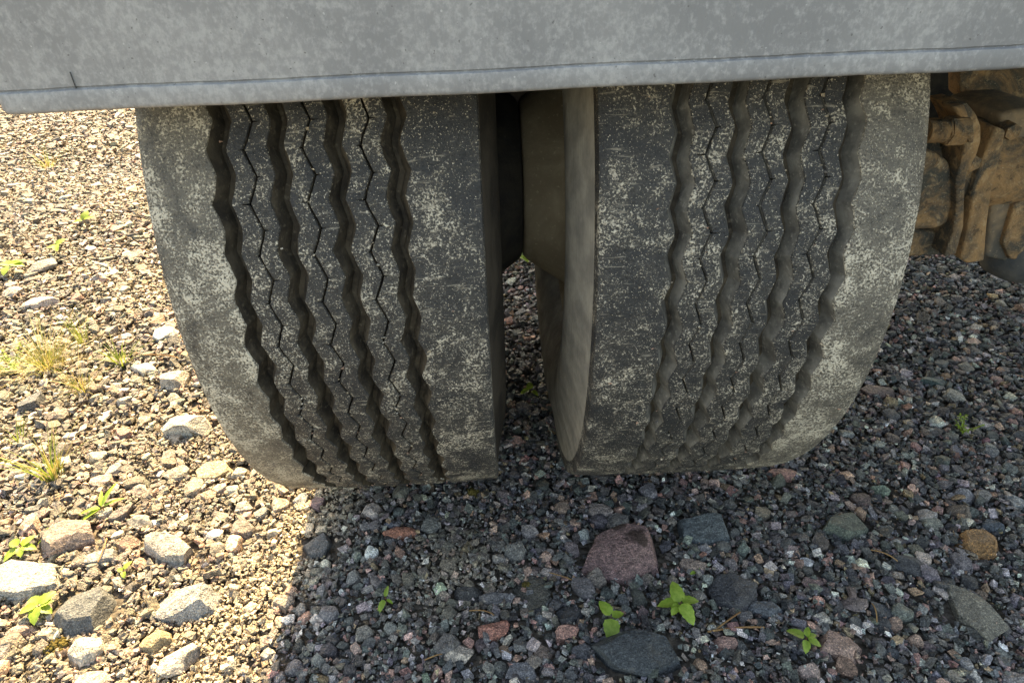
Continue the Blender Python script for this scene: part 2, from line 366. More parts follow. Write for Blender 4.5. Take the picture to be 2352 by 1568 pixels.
# rims: barrel with flanges, dished disc that meets its twin between the tyres
barrel = lathe('rim_barrel', [(-.112, .207), (-.112, .214), (-.107, .214), (-.104, .2), (-.08, .1965), (-.04, .18), (.04, .18), (.08, .1965), (.104, .2), (.107, .214), (.112, .214), (.112, .207), (.104, .19), (.04, .171), (-.04, .171), (-.104, .19), (-.112, .207)], 96)
disc = lathe('rim_disc', [(.04, .174), (.085, .162), (.118, .137), (.15, .116), (.1665, .104), (.1705, .099), (.1715, .096), (.1715, .05), (.166, .05), (.166, .09), (.145, .11), (.112, .13), (.08, .154), (.04, .165), (.04, .174)], 96)
nut_bm = bmesh.new(); bmesh.ops.create_cone(nut_bm, cap_ends=True, segments=6, radius1=.016, radius2=.015, depth=.022, matrix=Matrix.Rotation(math.pi/2, 4, 'Y'))
nut_me = mesh_bm('wheel_nut', nut_bm)
for y in (0.,):
    for sx, rz in ((-1, 0), (1, math.pi)):
        rm = link('wheel_rim', barrel, M_RIM, trailer, (sx*TX, y, H)); rm.rotation_euler = (0, 0, rz)
        dk = link('rim_disc', disc, M_RIM, rm)
        if sx < 0:
            for o in (rm, dk): o.material_slots[0].link = 'OBJECT'; o.material_slots[0].material = M_BLACK  # left rim blackened: shade between the wheels put into its colour
        for q in range(8):
            a = q*math.pi/4; nu = link('wheel_nut', nut_me, M_RIM, rm, (.155, .072*math.cos(a), .072*math.sin(a)))

# rear plate with folded bottom lip
BY, BX0, BX1 = -.42, -.339, 2.21
ZC, ZB = .5915, .578
prof = [(.075, ZB+.004), (.02, ZB+.0003), (.006, ZB), (.0016, ZB+.0001), (.0004, ZB+.0006), (-.0004, ZB+.0016), (-.0006, ZB+.003), (-.0006, ZC-.0022), (-.0003, ZC-.0008), (.0012, ZC-.0002), (.0018, ZC+.0004), (.0008, ZC+.0012), (.0008, ZC+.02), (.0, .64), (-.001, .72), (0, .86), (.004, .865), (.075, .865)]
xs = np.concatenate([BX0+np.array([0, .0006, .0018, .004, .0065]), np.linspace(BX0+.03, BX1, 140)])
inset = np.concatenate([[.0065, .0035, .0015, .0004, 0], np.zeros(140)])
V = np.zeros((len(xs), len(prof), 3))
for i, x in enumerate(xs):
    wv = .0006*math.sin(x*17)+.0003*math.sin(x*61+1)
    for j, (dy, z) in enumerate(prof):
        V[i, j] = (x, BY+dy+inset[i]*(1 if dy < .05 else 0)+wv*(1 if dy < .01 else 0), z+(inset[i]*.9 if j < 6 else 0)+.0003*math.sin(x*43)+.0002*math.sin(x*170)+.0098*(x+.02))
m = len(prof); i = np.arange(len(xs)-1)[:, None]*m; j = np.arange(m-1)[None, :]
F = np.stack([i+j, i+m+j, i+m+j+1, i+j+1], -1).reshape(-1, 4)
bp = link('rear_plate', mesh_np('rear_plate', V.reshape(-1, 3), F, smooth=True, sharp=40), M_PLATE, trailer)
bp['label'] = 'galvanised grey rear plate with folded lower lip'
bm = bmesh.new(); bm_box(bm, (BX0+.0002, BY+.0068, ZB+.006), (BX0+.003, .3, .862), .001)
link('side_flange', mesh_bm('side_flange', bm, sharp=40), M_PLATE, trailer)
bm = bmesh.new(); bm_box(bm, (-.28842, BY+.0006, .589), (-.28822, BY+.004, .5985)); link('weld_slit', mesh_bm('weld_slit', bm), M_BOOT, bp)

# load bed, chassis rails and cross members
bm = bmesh.new(); bm_box(bm, (BX0+.004, BY+.08, .862), (BX1, 3.7, .98), .004); link('deck', mesh_bm('deck', bm), M_BLACK, trailer)
bm = bmesh.new(); bm_box(bm, (BX0+.006, BY+.03, .985), (BX1, 3.7, 3.1), .01); link('added_shade_box', mesh_bm('added_shade_box', bm), M_PLATE, trailer)  # unseen box added to shade the ground behind the camera
for x in (.52, 1.32):
    bm = bmesh.new(); bm_box(bm, (x, -.3, .66), (x+.09, 3.6, .862), .004); link('chassis_rail', mesh_bm('chassis_rail', bm), M_BLACK, trailer)
for y in (.56, 1.8, 3.):
    bm = bmesh.new(); bm_box(bm, (-.3, y, .7), (2.15, y+.07, .86), .003); link('cross_member', mesh_bm('cross_member', bm), M_BLACK, trailer)

bm = bmesh.new(); bm_box(bm, (-.3, .5, .355), (.34, .506, .73), .002); link('dark_backing', mesh_bm('dark_backing', bm), M_BLACK, trailer)  # added dark sheet, keeps the view between the tyres dark
bm = bmesh.new(); bm_box(bm, (.66, .34, .3), (1.02, .4, .72), .006); link('dark_filler_box', mesh_bm('dark_filler_box', bm), M_BLACK, trailer)  # added dark box, covers the bright ground right of the wheels
# ------------------------------------------------------------------ axle, brake and spring parts to the right of the wheels
def sweep(name, pts, rad, n=16, flat=1.):
    bm = bmesh.new(); rings = []
    P = [Vector(p) for p in pts]
    for i, p in enumerate(P):
        d = (P[min(i+1, len(P)-1)]-P[max(i-1, 0)]).normalized(); u = d.cross(Vector((0, 1, 0.01))).normalized(); v2 = d.cross(u)
        r = rad[i] if isinstance(rad, (list, tuple)) else rad
        rings.append([bm.verts.new(p+u*math.cos(a)*r+v2*math.sin(a)*r*flat) for a in [2*math.pi*q/n for q in range(n)]])
    for a, b_ in zip(rings[:-1], rings[1:]):
        for q in range(n): bm.faces.new((a[q], a[(q+1) % n], b_[(q+1) % n], b_[q]))
    bm.faces.new(rings[0]); bm.faces.new(rings[-1][::-1])
    return mesh_bm(name, bm, sharp=40)
def prism(name, px, y0, y1, bev=.0025):
    """outline given in picture positions at depth y0, extruded to y1"""
    bm = bmesh.new(); A = [Vector(plane_y(a, b_, y0)) for a, b_ in px]
    f = bm.faces.new([bm.verts.new(p) for p in A])
    ex = bmesh.ops.extrude_face_region(bm, geom=[f]); vs = [e for e in ex['geom'] if isinstance(e, bmesh.types.BMVert)]
    for v in vs: v.co.y += (y1-y0)
    bmesh.ops.recalc_face_normals(bm, faces=bm.faces[:])
    bmesh.ops.bevel(bm, geom=bm.edges[:], offset=bev, segments=3, affect='EDGES', profile=.5)
    return mesh_bm(name, bm, sharp=50)
axle = link('axle', sweep('axle', [(-.2, 0, H), (.3, 0, H), (.34, 0, H), (1.9, 0, H)], [.05, .05, .06, .06], 32), M_RUST, trailer)
axle['label'] = 'rust brown axle beam with dusty brake and spring fittings'
link('brake_drum', lathe('brake_drum', [(.18, .06), (.18, .15), (.315, .155), (.325, .168), (.345, .168), (.35, .158), (.352, .06)], 72), M_RUST, axle, (0, 0, H))
Y0 = -.09
link('spring_bracket', prism('spring_bracket', [(2186, 242), (2222, 236), (2243, 262), (2254, 290), (2254, 325), (2243, 360), (2222, 395), (2217, 440), (2214, 520), (2196, 585), (2168, 590), (2190, 530), (2197, 470), (2196, 410), (2206, 380), (2214, 340), (2214, 300), (2202, 270)], Y0, Y0+.05), M_RUST, axle)
link('brake_housing', prism('brake_housing', [(2090, 345), (2150, 350), (2184, 372), (2192, 420), (2192, 470), (2180, 515), (2150, 528), (2080, 530)], Y0+.01, Y0+.1, .007), M_RUST, axle)
link('brake_lug', prism('brake_lug', [(2080, 528), (2140, 533), (2182, 536), (2188, 560), (2160, 588), (2080, 592)], Y0+.03, Y0+.11, .006), M_RUST, axle)
c0 = plane_y(2185, 300, Y0-.006)
bm = bmesh.new(); bmesh.ops.create_cone(bm, cap_ends=True, segments=6, radius1=.0175, radius2=.0175, depth=.024, matrix=Matrix.Rotation(math.pi/2, 4, 'Y'))
bmesh.ops.bevel(bm, geom=bm.edges[:], offset=.002, segments=2, affect='EDGES')
nb = link('nut', mesh_bm('nut', bm, sharp=40), M_RUST, axle, c0+np.array([.004, 0, 0]))
link('bolt', lathe('bolt', [(-.03, .001)]+[(-.03+q*.0015, .0125+.0007*(q % 2)) for q in range(14)]+[(.016, .0125), (.016, .001)], 24), M_RUST, axle, c0)
link('spring_arm', prism('spring_arm', [(2288, 292), (2312, 300), (2302, 352), (2280, 430), (2268, 520), (2262, 600), (2222, 606), (2206, 596), (2224, 520), (2236, 430), (2262, 350)], Y0+.02, Y0+.08, .0035), M_RUST, axle)
link('spring_block', prism('spring_block', [(2296, 262), (2345, 250), (2420, 245), (2440, 560), (2400, 612), (2330, 606), (2262, 592), (2274, 500), (2292, 400), (2306, 330)], Y0+.05, Y0+.16, .007), M_GREY, axle)
link('cover_plate', prism('cover_plate', [(2330, 470), (2420, 440), (2430, 570), (2395, 600), (2320, 596), (2304, 560)], Y0+.042, Y0+.07, .003), M_RUST, axle)
link('clamp_strap', prism('clamp_strap', [(2190, 246), (2216, 240), (2240, 300), (2238, 330), (2226, 330), (2222, 296)], Y0-.008, Y0+.02, .003), M_RUST, axle)
for hx, hy in ((2318, 300), (2226, 372)):
    bm = bmesh.new(); bmesh.ops.create_cone(bm, cap_ends=True, segments=6, radius1=.011, radius2=.01, depth=.016, matrix=Matrix.Rotation(math.pi/2, 4, 'X')); link('bolt_head', mesh_bm('bolt_head', bm, sharp=30), M_RUST, axle, plane_y(hx, hy, Y0+.012 if hy > 350 else Y0+.04))
cb = plane_y(2392, 430, Y0+.1)
cw = plane_y(2345, 588, Y0+.08)
link('spring_bowl', lathe('spring_bowl', [(-.03, .001), (-.029, .03), (-.022, .044), (-.005, .052), (.02, .055), (.03, .05)], 48, axis='z', sharp=60), M_BOOT, axle, cw)
link('hanger_plate', prism('hanger_plate', [(2205, 120), (2420, 120), (2420, 250), (2352, 250), (2300, 262), (2250, 266), (2222, 232), (2205, 215)], .12, .15), M_RUST, axle)

# ------------------------------------------------------------------ stones
def ico(sub):
    bm = bmesh.new(); bmesh.ops.create_icosphere(bm, subdivisions=sub, radius=1)
    V = np.array([v.co[:] for v in bm.verts]); F = np.array([[v.index for v in f.verts] for f in bm.faces]); bm.free(); return V, F
def cut_rock(sub, cuts, r, flat=.6, rough=.0):
    V, F = ico(sub); V = np.sign(V)*np.abs(V)**.72; V = V@np.array(Matrix.Rotation(r.uniform(-.5, .5), 3, 'Z') @ Matrix.Rotation(r.normal(0, .18), 3, 'X')).T
    for _ in range(cuts):
        nrm = r.normal(size=3); nrm /= np.linalg.norm(nrm); d = r.uniform(.5, .92)
        h = V@nrm-d; V -= np.clip(h, 0, None)[:, None]*nrm
    if rough:
        off = Vector(r.uniform(-50, 50, 3))
        for i, p in enumerate(V):
            q = Vector(p)*1.7+off; f = noise.fractal(q, .9, 2.1, 4)*rough + abs(noise.noise(Vector(p)*4.+off))*rough*.35
            V[i] = p*(1+f)
    V *= np.array([1, r.uniform(.72, .98), flat*r.uniform(.8, 1.15)])
    V /= np.abs(V[:, :2]).max()
    return V, F
def slab_rock(sub, r, rough=.02):
    V, F = ico(sub); V = V*1.6; pl = []
    m_ = int(r.integers(5, 8)); a0 = r.uniform(0, 6.28)
    for q in range(m_):
        a = a0+(q+r.uniform(-.3, .3))*2*math.pi/m_; t = r.uniform(-.15, .4); pl.append((np.array([math.cos(a)*math.cos(t), math.sin(a)*math.cos(t), math.sin(t)]), r.uniform(.72, 1.)))
    for q in range(int(r.integers(2, 5))):
        a = r.uniform(0, 6.28); t = r.uniform(.05, .5); pl.append((np.array([math.cos(a)*math.sin(t), math.sin(a)*math.sin(t), math.cos(t)]), r.uniform(.55, .75)))
    for q in range(3):
        a = r.uniform(0, 6.28); t = r.uniform(.5, 1.1); pl.append((np.array([math.cos(a)*math.sin(t), math.sin(a)*math.sin(t), math.cos(t)]), r.uniform(.75, .95)))
    pl.append((np.array([0, 0, -1.]), .6))
    for _ in range(4):
        for nrm, d in pl: V = V-np.clip(V@nrm-d, 0, None)[:, None]*nrm
    off = Vector(r.uniform(-50, 50, 3))
    for i, p in enumerate(V):
        q = Vector(p)*2.6+off; V[i] = p*(1+noise.fractal(q, .8, 2.2, 5)*rough)
    return V/np.abs(V[:, :2]).max(), F
def hull_rock(npts, r, flat=.6):
    bm = bmesh.new()
    cn = np.array([(a_, b_, c_) for a_ in (-1, 1) for b_ in (-1, 1) for c_ in (-1, 1)], float)[r.permutation(8)[:min(8, max(6, npts-3))]]
    P = np.concatenate([cn*r.uniform(.45, 1., cn.shape), r.normal(size=(max(0, npts-8), 3))*.55]); P = np.clip(P, -1, 1); P *= np.array([1, r.uniform(.5, .95), flat*r.uniform(.7, 1.25)])
    for p in P: bm.verts.new(p)
    h = bmesh.ops.convex_hull(bm, input=bm.verts[:]); 
    bmesh.ops.delete(bm, geom=[v for v in bm.verts if not v.link_faces], context='VERTS')
    bm.verts.index_update(); bmesh.ops.triangulate(bm, faces=bm.faces[:]); bmesh.ops.recalc_face_normals(bm, faces=bm.faces[:])
    V = np.array([v.co[:] for v in bm.verts]); F = np.array([[v.index for v in f.verts] for f in bm.faces]); bm.free()
    return V/np.abs(V[:, :2]).max(), F
PAL = [((.064, .065, .064), .27, 'dark grey'), ((.125, .123, .118), .25, 'mid grey'), ((.142, .12, .106), .16, 'brown-grey'), ((.3, .19, .15), .10, 'pink'),
       ((.27, .258, .236), .11, 'pale grey'), ((.1, .105, .095), .04, 'greenish grey'), ((.52, .485, .43), .04, 'whitish'), ((.25, .18, .11), .03, 'ochre')]
PC = np.array([p[0] for p in PAL]); PW = np.array([p[1] for p in PAL]); PW = PW/PW.sum()
RES = .0025; X0, X1, Y0_, Y1_ = -2.6, 1.6, -.75, 2.6
cover = np.zeros((int((Y1_-Y0_)/RES), int((X1-X0)/RES)), np.uint8)
def paint(x, y, r):
    i, j = (y-Y0_)/RES, (x-X0)/RES; q = r/RES
    a, b_, c_, d_ = int(i-q), int(i+q)+1, int(j-q), int(j+q)+1
    if a < 0 or c_ < 0 or b_ >= cover.shape[0] or d_ >= cover.shape[1]: return
    yy, xx = np.ogrid[a:b_, c_:d_]; cover[a:b_, c_:d_] |= ((yy-i)**2+(xx-j)**2 < q*q).astype(np.uint8)
def covered(x, y):
    i = np.clip(((y-Y0_)/RES).astype(int), 0, cover.shape[0]-1); j = np.clip(((x-X0)/RES).astype(int), 0, cover.shape[1]-1); return cover[i, j] > 0
def sand_and_sunlit(x, y):                      # fine grit lane beside the wheel, washed up along the trailer's side; sunlit tint left of it
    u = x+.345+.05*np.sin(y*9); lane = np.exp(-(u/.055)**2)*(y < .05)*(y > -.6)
    dry = .45*np.clip((-.24-x+.05*np.sin(y*7+1)+.04*np.sin(x*11))/.16, 0, 1)*(.65+.35*np.sin(x*9.3+y*5.1)*np.sin(y*8.7-x*4.2))  # sunlit side: paler tan and finer grit, its brightness put into the colours
    return np.clip(lane+dry+.5*np.exp(-((x+.1)**2+(y+.33)**2)/.004), 0, 1)  # dry holds the sunlit side's paler tint and finer grit

# hand-placed stones: picture position, size in picture, colour, label
ST = [
 (1425,1275,165,165,(.20,.125,.115),'large mauve granite rock with dark wet stain behind the right tyre',.42),
 (1468,1515,205,140,(.05,.058,.062),'big dark slate rock cut by the bottom edge below the three-leaf seedling',.4),
 (1610,1220,112,85,(.075,.09,.095),'blue-grey rock right of the mauve granite rock',.45),
 (1682,1362,105,105,(.055,.056,.06),'charcoal angular rock right of the largest shaded seedling',.6),
 (2245,1405,108,125,(.16,.15,.12),'olive-grey wedge-shaped rock near the right edge',.5),
 (2255,1243,100,62,(.24,.13,.055),'ochre brown stone with pale broken rim near the right edge',.5),
 (1945,1205,118,68,(.075,.09,.075),'dark green layered rock with pale streaks',.5),
 (1930,1480,112,72,(.3,.2,.16),'long pinkish white rock beside the five-leaf seedling',.45),
 (1945,1528,58,52,(.2,.125,.09),'brown-pink stone touching the long pinkish rock from below',.6),
 (2155,868,72,26,(.055,.085,.082),'flat teal stone right of the right tyre',.4),
 (2200,903,46,40,(.24,.23,.2),'pale beige stone below the flat teal stone',.7),
 (2015,890,78,42,(.11,.075,.07),'flat purple-brown stone close to the right tyre edge',.35),
 (1125,1455,88,52,(.33,.15,.11),'long red-pink granite stone in the middle foreground',.45),
 (1302,1457,64,42,(.33,.18,.14),'rectangular pink granite stone below the black triangular stone',.55),
 (1062,1507,80,66,(.38,.33,.27),'lumpy cream quartz stone at the bottom middle',.6),
 (918,1220,78,34,(.34,.15,.1),'orange-red stone below the left tyre',.5),
 (990,1203,48,44,(.15,.15,.135),'grey-green pebble beside the orange-red stone',.6),
 (1146,1378,82,46,(.13,.125,.125),'flat mid-grey stone left of the dark olive slab',.4),
 (1219,1364,82,86,(.07,.068,.058),'dark olive flat slab left of the mauve granite rock',.3),
 (1075,1364,74,52,(.065,.063,.06),'dark flat stone left of the grey flat stone',.35),
 (1306,1418,78,44,(.045,.047,.05),'black triangular stone left of the three-leaf seedling',.5),
 (1202,1550,78,44,(.14,.14,.145),'grey stone cut by the bottom edge left of the slate rock',.45),
 (1246,1508,60,52,(.2,.15,.12),'pink and grey mottled stone left of the slate rock',.5),
 (1334,1502,56,50,(.09,.09,.095),'dark grey stone touching the slate rock on its left',.6),
 (1377,1174,58,38,(.24,.2,.18),'pinkish grey stone above the mauve granite rock',.55),
 (732,1250,84,78,(.075,.078,.08),'dark slate stone on the edge of the trailer shadow',.5),
 (1755,1400,98,40,(.085,.095,.105),'long slate-blue stone below the charcoal angular rock',.5),
 (1869,1334,54,40,(.16,.105,.1),'purple oval stone in the right foreground',.55),
 (1962,1381,62,40,(.19,.15,.135),'pink-grey oblong stone right of the purple oval stone',.5),
 (2144,1197,48,38,(.2,.2,.165),'pale greenish stone left of the ochre stone',.6),
 (2030,1398,56,52,(.06,.064,.068),'dark speckled stone below the dry needle',.6),
 (2090,1297,64,52,(.055,.057,.06),'dark lumpy stone right of the dry needle',.6),
 (2282,1200,58,38,(.07,.085,.1),'slate-blue stone above the ochre stone',.55),
 (2338,1143,44,32,(.24,.25,.25),'pale blue-grey pebble at the right edge',.5),
 (2197,1167,62,36,(.13,.105,.085),'brownish flat stone up right of the pale greenish stone',.45),
 (1668,1482,62,44,(.28,.17,.14),'pink stone below the long slate-blue stone',.55),
 (1859,1545,54,46,(.36,.27,.23),'pale pink quartz stone at the bottom edge',.6),
 (1591,1301,54,42,(.27,.2,.16),'pale pink-green pebble above the largest shaded seedling',.5),
 (1796,1086,64,26,(.29,.16,.13),'flat pink stone just behind the right tyre',.45),
 (151,1237,136,92,(.22,.165,.14),'big brown slab with ridged top in the sunlit gravel',.55),
 (58,1331,190,95,(.3,.29,.26),'large pale flat slab at the left edge',.3),
 (196,1395,150,120,(.085,.09,.09),'dark grey angular rock below the pale flat slab',.5),
 (385,1261,170,62,(.26,.235,.205),'long beige slab in the middle of the sunlit gravel',.45),
 (418,1386,168,78,(.24,.235,.22),'pale grey hollowed slab on the sunlit side',.4),
 (187,1491,98,72,(.36,.33,.28),'rounded cream boulder at the lower left',.72),
 (407,1511,98,72,(.34,.31,.27),'rounded pale granite boulder at the bottom left of centre',.68),
 (355,1466,74,62,(.25,.2,.12),'yellowish square stone above the pale granite boulder',.6),
 (556,1210,70,60,(.17,.145,.125),'grey-brown block near the trailer shadow edge',.6),
 (275,1177,48,52,(.15,.13,.12),'upright grey-brown stone right of the ridged brown slab',.8),
 (67,1204,54,66,(.36,.26,.21),'pale pink upright stone left of the ridged brown slab',.8),
 (234,1277,76,40,(.26,.25,.23),'pale grey flat stone below the ridged brown slab',.45),
 (295,1247,52,42,(.19,.13,.1),'brown squared stone between the two slabs',.7),
 (321,1197,68,36,(.2,.19,.17),'grey oval stone above the long beige slab',.5),
 (428,974,130,62,(.3,.29,.26),'large pale boulder beside the left tyre',.5),
 (400,872,80,50,(.27,.245,.21),'beige boulder beside the left tyre, above the pale one',.6),
 (335,845,84,26,(.42,.4,.36),'white flat stone left of the beige boulder',.3),
 (380,770,64,34,(.34,.35,.35),'bluish white stone against the left tyre',.5),
 (67,913,70,54,(.1,.105,.11),'slate-grey wedge rock below the dry grass tuft',.6),
 (100,612,62,42,(.17,.165,.155),'grey rounded rock near the upper leafy sprout',.7),
 (30,672,50,26,(.3,.27,.23),'beige stone at the left edge below the leafy sprout',.5),
 (90,694,112,24,(.38,.31,.27),'flat pinkish white slab above the dry grass tuft',.25),
 (281,990,50,26,(.27,.17,.14),'pink-brown stone left of the large pale boulder',.6),
 (490,1075,92,52,(.3,.25,.17),'dusty tan flat stone touching the left tyre',.3),
 (405,1082,58,46,(.22,.2,.17),'grey-brown stone left of the dusty tan stone',.6),
 (318,1123,44,32,(.26,.21,.18),'small pinkish round stone on the sunlit side',.7),
 (234,1100,64,40,(.3,.23,.19),'pinkish flat stone right of the green grass tuft',.45),
 (211,1556,90,34,(.38,.29,.24),'pinkish white stone cut by the bottom edge',.5),
 (43,1445,84,36,(.32,.22,.17),'pink flat stone at the left edge below the slab',.35),
 (690,1143,48,32,(.24,.235,.22),'pale grey stone at the foot of the left tyre',.6),
 (728,1152,38,32,(.16,.11,.11),'small purple stone at the foot of the left tyre in shadow',.65),
 (556,1160,54,38,(.24,.225,.2),'pale stone left of the left tyre foot',.55),
 (599,1172,44,36,(.2,.19,.165),'ash-grey stone between the grey-brown block and the tyre foot',.6),
]
r2 = np.random.default_rng(5)
SHAPES = [slab_rock(4, r2, .035) for _ in range(48)]; ROUND = [cut_rock(4, 16, r2, .62, .05) for _ in range(6)]
hand = []
for q, (px, py, sw, sh, colr, lab, ht) in enumerate(ST):
    p = ground_at(px, py, .006); dist = (p-CAM)@FW; dep = -ray(px, py)[2]/np.linalg.norm(ray(px, py))
    wx = sw/FPX*dist/2*(1. if px < 700 else 1.1); hz = wx*ht*(.75 if px < 700 else .52)
    wy = max(.45*wx, min(1.6*wx, (sh/FPX*dist-.75*hz*math.sqrt(1-dep*dep))/dep/2))
    V, F = ROUND[q % 6] if ('round' in lab or 'oval' in lab or 'lumpy' in lab) else SHAPES[(q+3) % 48]; V = V.copy()
    sx = 1/np.abs(V[:, 0]).max(); sy_ = 1/np.abs(V[:, 1]).max(); sz = 1/np.abs(V[:, 2]).max()
    rot = r2.choice([0, math.pi])+r2.normal(0, .2)
    V = V*np.array([sx*wx, sy_*wy, sz*hz*1.15])
    t1, t2 = r2.normal(0, .1, 2)
    Rm = np.array(Matrix.Rotation(rot, 3, 'Z') @ Matrix.Rotation(t1, 3, 'X') @ Matrix.Rotation(t2, 3, 'Y'))
    me = mesh_np('stone', V@Rm.T, None, F, smooth=True, sharp=19)
    o = link('stone', me, M_STONE, None, (p[0], p[1], float(relief_n(p[0], p[1]))+hz*(.22 if px < 700 else .42))); o.color = (*colr, 1)
    if q == 0: o.data.materials[0] = M_STAIN
    tag(o, lab, 'stone', 'large loose stones'); hand.append((p[0], p[1], max(wx, wy)))
    for fx in (-.5, 0, .5): paint(p[0]+fx*wx, p[1], min(wx, wy)*.68)

# scattered stones by size class: size range, stones per square metre, farthest distance, template set
T_S = [hull_rock(9, r2, .55) for _ in range(24)]
T_M = [hull_rock(15, r2, .48) for _ in range(28)]
T_L = [hull_rock(26, r2, .46) for _ in range(20)]
tyre_box = lambda x, y: (np.abs(np.abs(x)-TX) < W/2+.004) & (np.abs(y) < .1)
def scatter(s0, s1, dens, dmax, mrg, skew=1.):
    N = int((X1-X0)*(Y1_-Y0_)*dens)
    x = rng.uniform(X0+.05, X1-.05, N); y = rng.uniform(Y0_+.05, Y1_-.05, N)
    u, v, z = project(np.stack([x, y, 0*x], -1))
    k_ = (z < dmax) & (z > .1) & (u > -mrg) & (u < 2352+mrg) & (v < 1568+mrg) & (v > 60)
    x, y, z = x[k_], y[k_], z[k_]; s = s0+(s1-s0)*rng.uniform(0, 1, len(x))**skew
    k_ = ~tyre_box(x, y); return x[k_], y[k_], s[k_]/2, z[k_]
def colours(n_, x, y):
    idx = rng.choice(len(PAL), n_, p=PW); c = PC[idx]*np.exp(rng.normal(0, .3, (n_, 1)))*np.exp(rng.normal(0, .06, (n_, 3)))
    s = sand_and_sunlit(x, y)[:, None]; c = c*(1-.65*s)+np.array([.5, .41, .28])*np.exp(rng.normal(0, .25, (n_, 1)))*.65*s
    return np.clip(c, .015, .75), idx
acc_V, acc_F, acc_C, nv = [], [], [], 0
def add_bulk(x, y, r, T, zoff, tilt):
    global nv
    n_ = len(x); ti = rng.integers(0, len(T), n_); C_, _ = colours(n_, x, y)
    az = rng.uniform(0, 2*np.pi, n_); tx = rng.normal(0, tilt, n_); ty = rng.normal(0, tilt, n_)
    zb = relief_n(x, y)+zoff
    for t, (V, F) in enumerate(T):
        q = np.where(ti == t)[0]
        if not len(q): continue
        ca, sa = np.cos(az[q]), np.sin(az[q]); P = V[None]*r[q][:, None, None]
        P = np.stack([P[..., 0], P[..., 1]-P[..., 2]*tx[q][:, None], P[..., 2]+P[..., 1]*tx[q][:, None]+P[..., 0]*ty[q][:, None]], -1)
        Q = np.stack([P[..., 0]*ca[:, None]-P[..., 1]*sa[:, None]+x[q][:, None], P[..., 0]*sa[:, None]+P[..., 1]*ca[:, None]+y[q][:, None], P[..., 2]+zb[q][:, None]], -1)
        acc_V.append(Q.reshape(-1, 3)); acc_F.append((F[None]+(nv+np.arange(len(q))*len(V))[:, None, None]).reshape(-1, 3))
        acc_C.append(np.repeat(C_[q], len(V), 0)); nv += Q.shape[0]*Q.shape[1]

# medium stones: the largest ones in view become objects of their own
x, y, r, z = scatter(.016, .034, 700, 4, 350, 2.4)
order = np.argsort(-r); x, y, r, z = x[order], y[order], r[order], z[order]
keep = []
for i in range(len(x)):
    if covered(x[i:i+1], y[i:i+1])[0] or sand_and_sunlit(x[i:i+1], y[i:i+1])[0] > .62: continue
    paint(x[i], y[i], r[i]*.95); keep.append(i)
x, y, r, z = x[keep], y[keep], r[keep], z[keep]
u, v, _ = project(np.stack([x, y, 0*x], -1)); 
vis = (u > 5) & (u < 2345) & (v < 1560) & (v > 275)
hidden = ((u > 330) & (u < 1120) & (v < 1110) & (u > 330+(v-260)*.28)) | ((u > 1290) & (u < 2120) & (v < 1085) & (u < 2150-np.clip(v-500, 0, None)*.5)) | ((v < 620) & (u > 1100))
big = np.argsort(-(r/z)*np.where(vis & ~hidden, 1, 0))[:205]
sel = np.zeros(len(x), bool); sel[big] = True
O_T = []
for q in range(16):
    V, F = slab_rock(3, r2, .03); V[:, 2] *= .8; O_T.append(mesh_np('pebble', V, None, F, smooth=True, sharp=19)); O_T[-1].materials.append(M_STONE)
pebbles = []
for i in np.where(sel)[0]:
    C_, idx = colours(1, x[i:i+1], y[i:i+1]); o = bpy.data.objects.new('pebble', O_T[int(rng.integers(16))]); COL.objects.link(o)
    o.location = (x[i], y[i], float(relief_n(x[i], y[i]))+r[i]*.18); o.scale = (r[i], r[i], r[i]*rng.uniform(.8, 1.15)); o.rotation_euler = (rng.normal(0, .2), rng.normal(0, .2), rng.uniform(0, 6.28)); o.color = (*C_[0], 1)
    pebbles.append((o, PAL[idx[0]][2], u[i], v[i], z[i]))
import re
SHORT = [re.split(r' (?:with|behind|cut|right|left|near|beside|below|above|at|in|touching|close|just|on|between|against|up) ', l[5])[0] for l in ST]
HXY = np.array([(l[0], l[1]) for l in ST], float); seen = {}
for o, cn, a, b_, zz in sorted(pebbles, key=lambda t: np.min(np.hypot(HXY[:, 0]-t[2], HXY[:, 1]-t[3]))):
    q = int(np.argmin(np.hypot(HXY[:, 0]-a, HXY[:, 1]-b_))); dx, dy = a-HXY[q, 0], b_-HXY[q, 1]
    side = ('right of' if dx > 0 else 'left of') if abs(dx) > abs(dy) else ('below' if dy > 0 else 'above')
    key = '%s pebble %s the %s' % (cn, side, SHORT[q]); n_ = seen.get(key, 0); seen[key] = n_+1
    lab = ('nearest small ', 'second nearest small ', 'third nearest small ', 'fourth nearest small ', 'fifth nearest small ', 'sixth nearest small ', 'seventh nearest small ', 'eighth nearest small ')[min(n_, 7)]+key
    tag(o, lab, 'pebble', 'small pebbles in the gravel')
assert len(set(SHORT)) == len(SHORT), sorted(q for q in SHORT if SHORT.count(q) > 1)
add_bulk(x[~sel], y[~sel], r[~sel], T_L, r[~sel]*.28, .22)
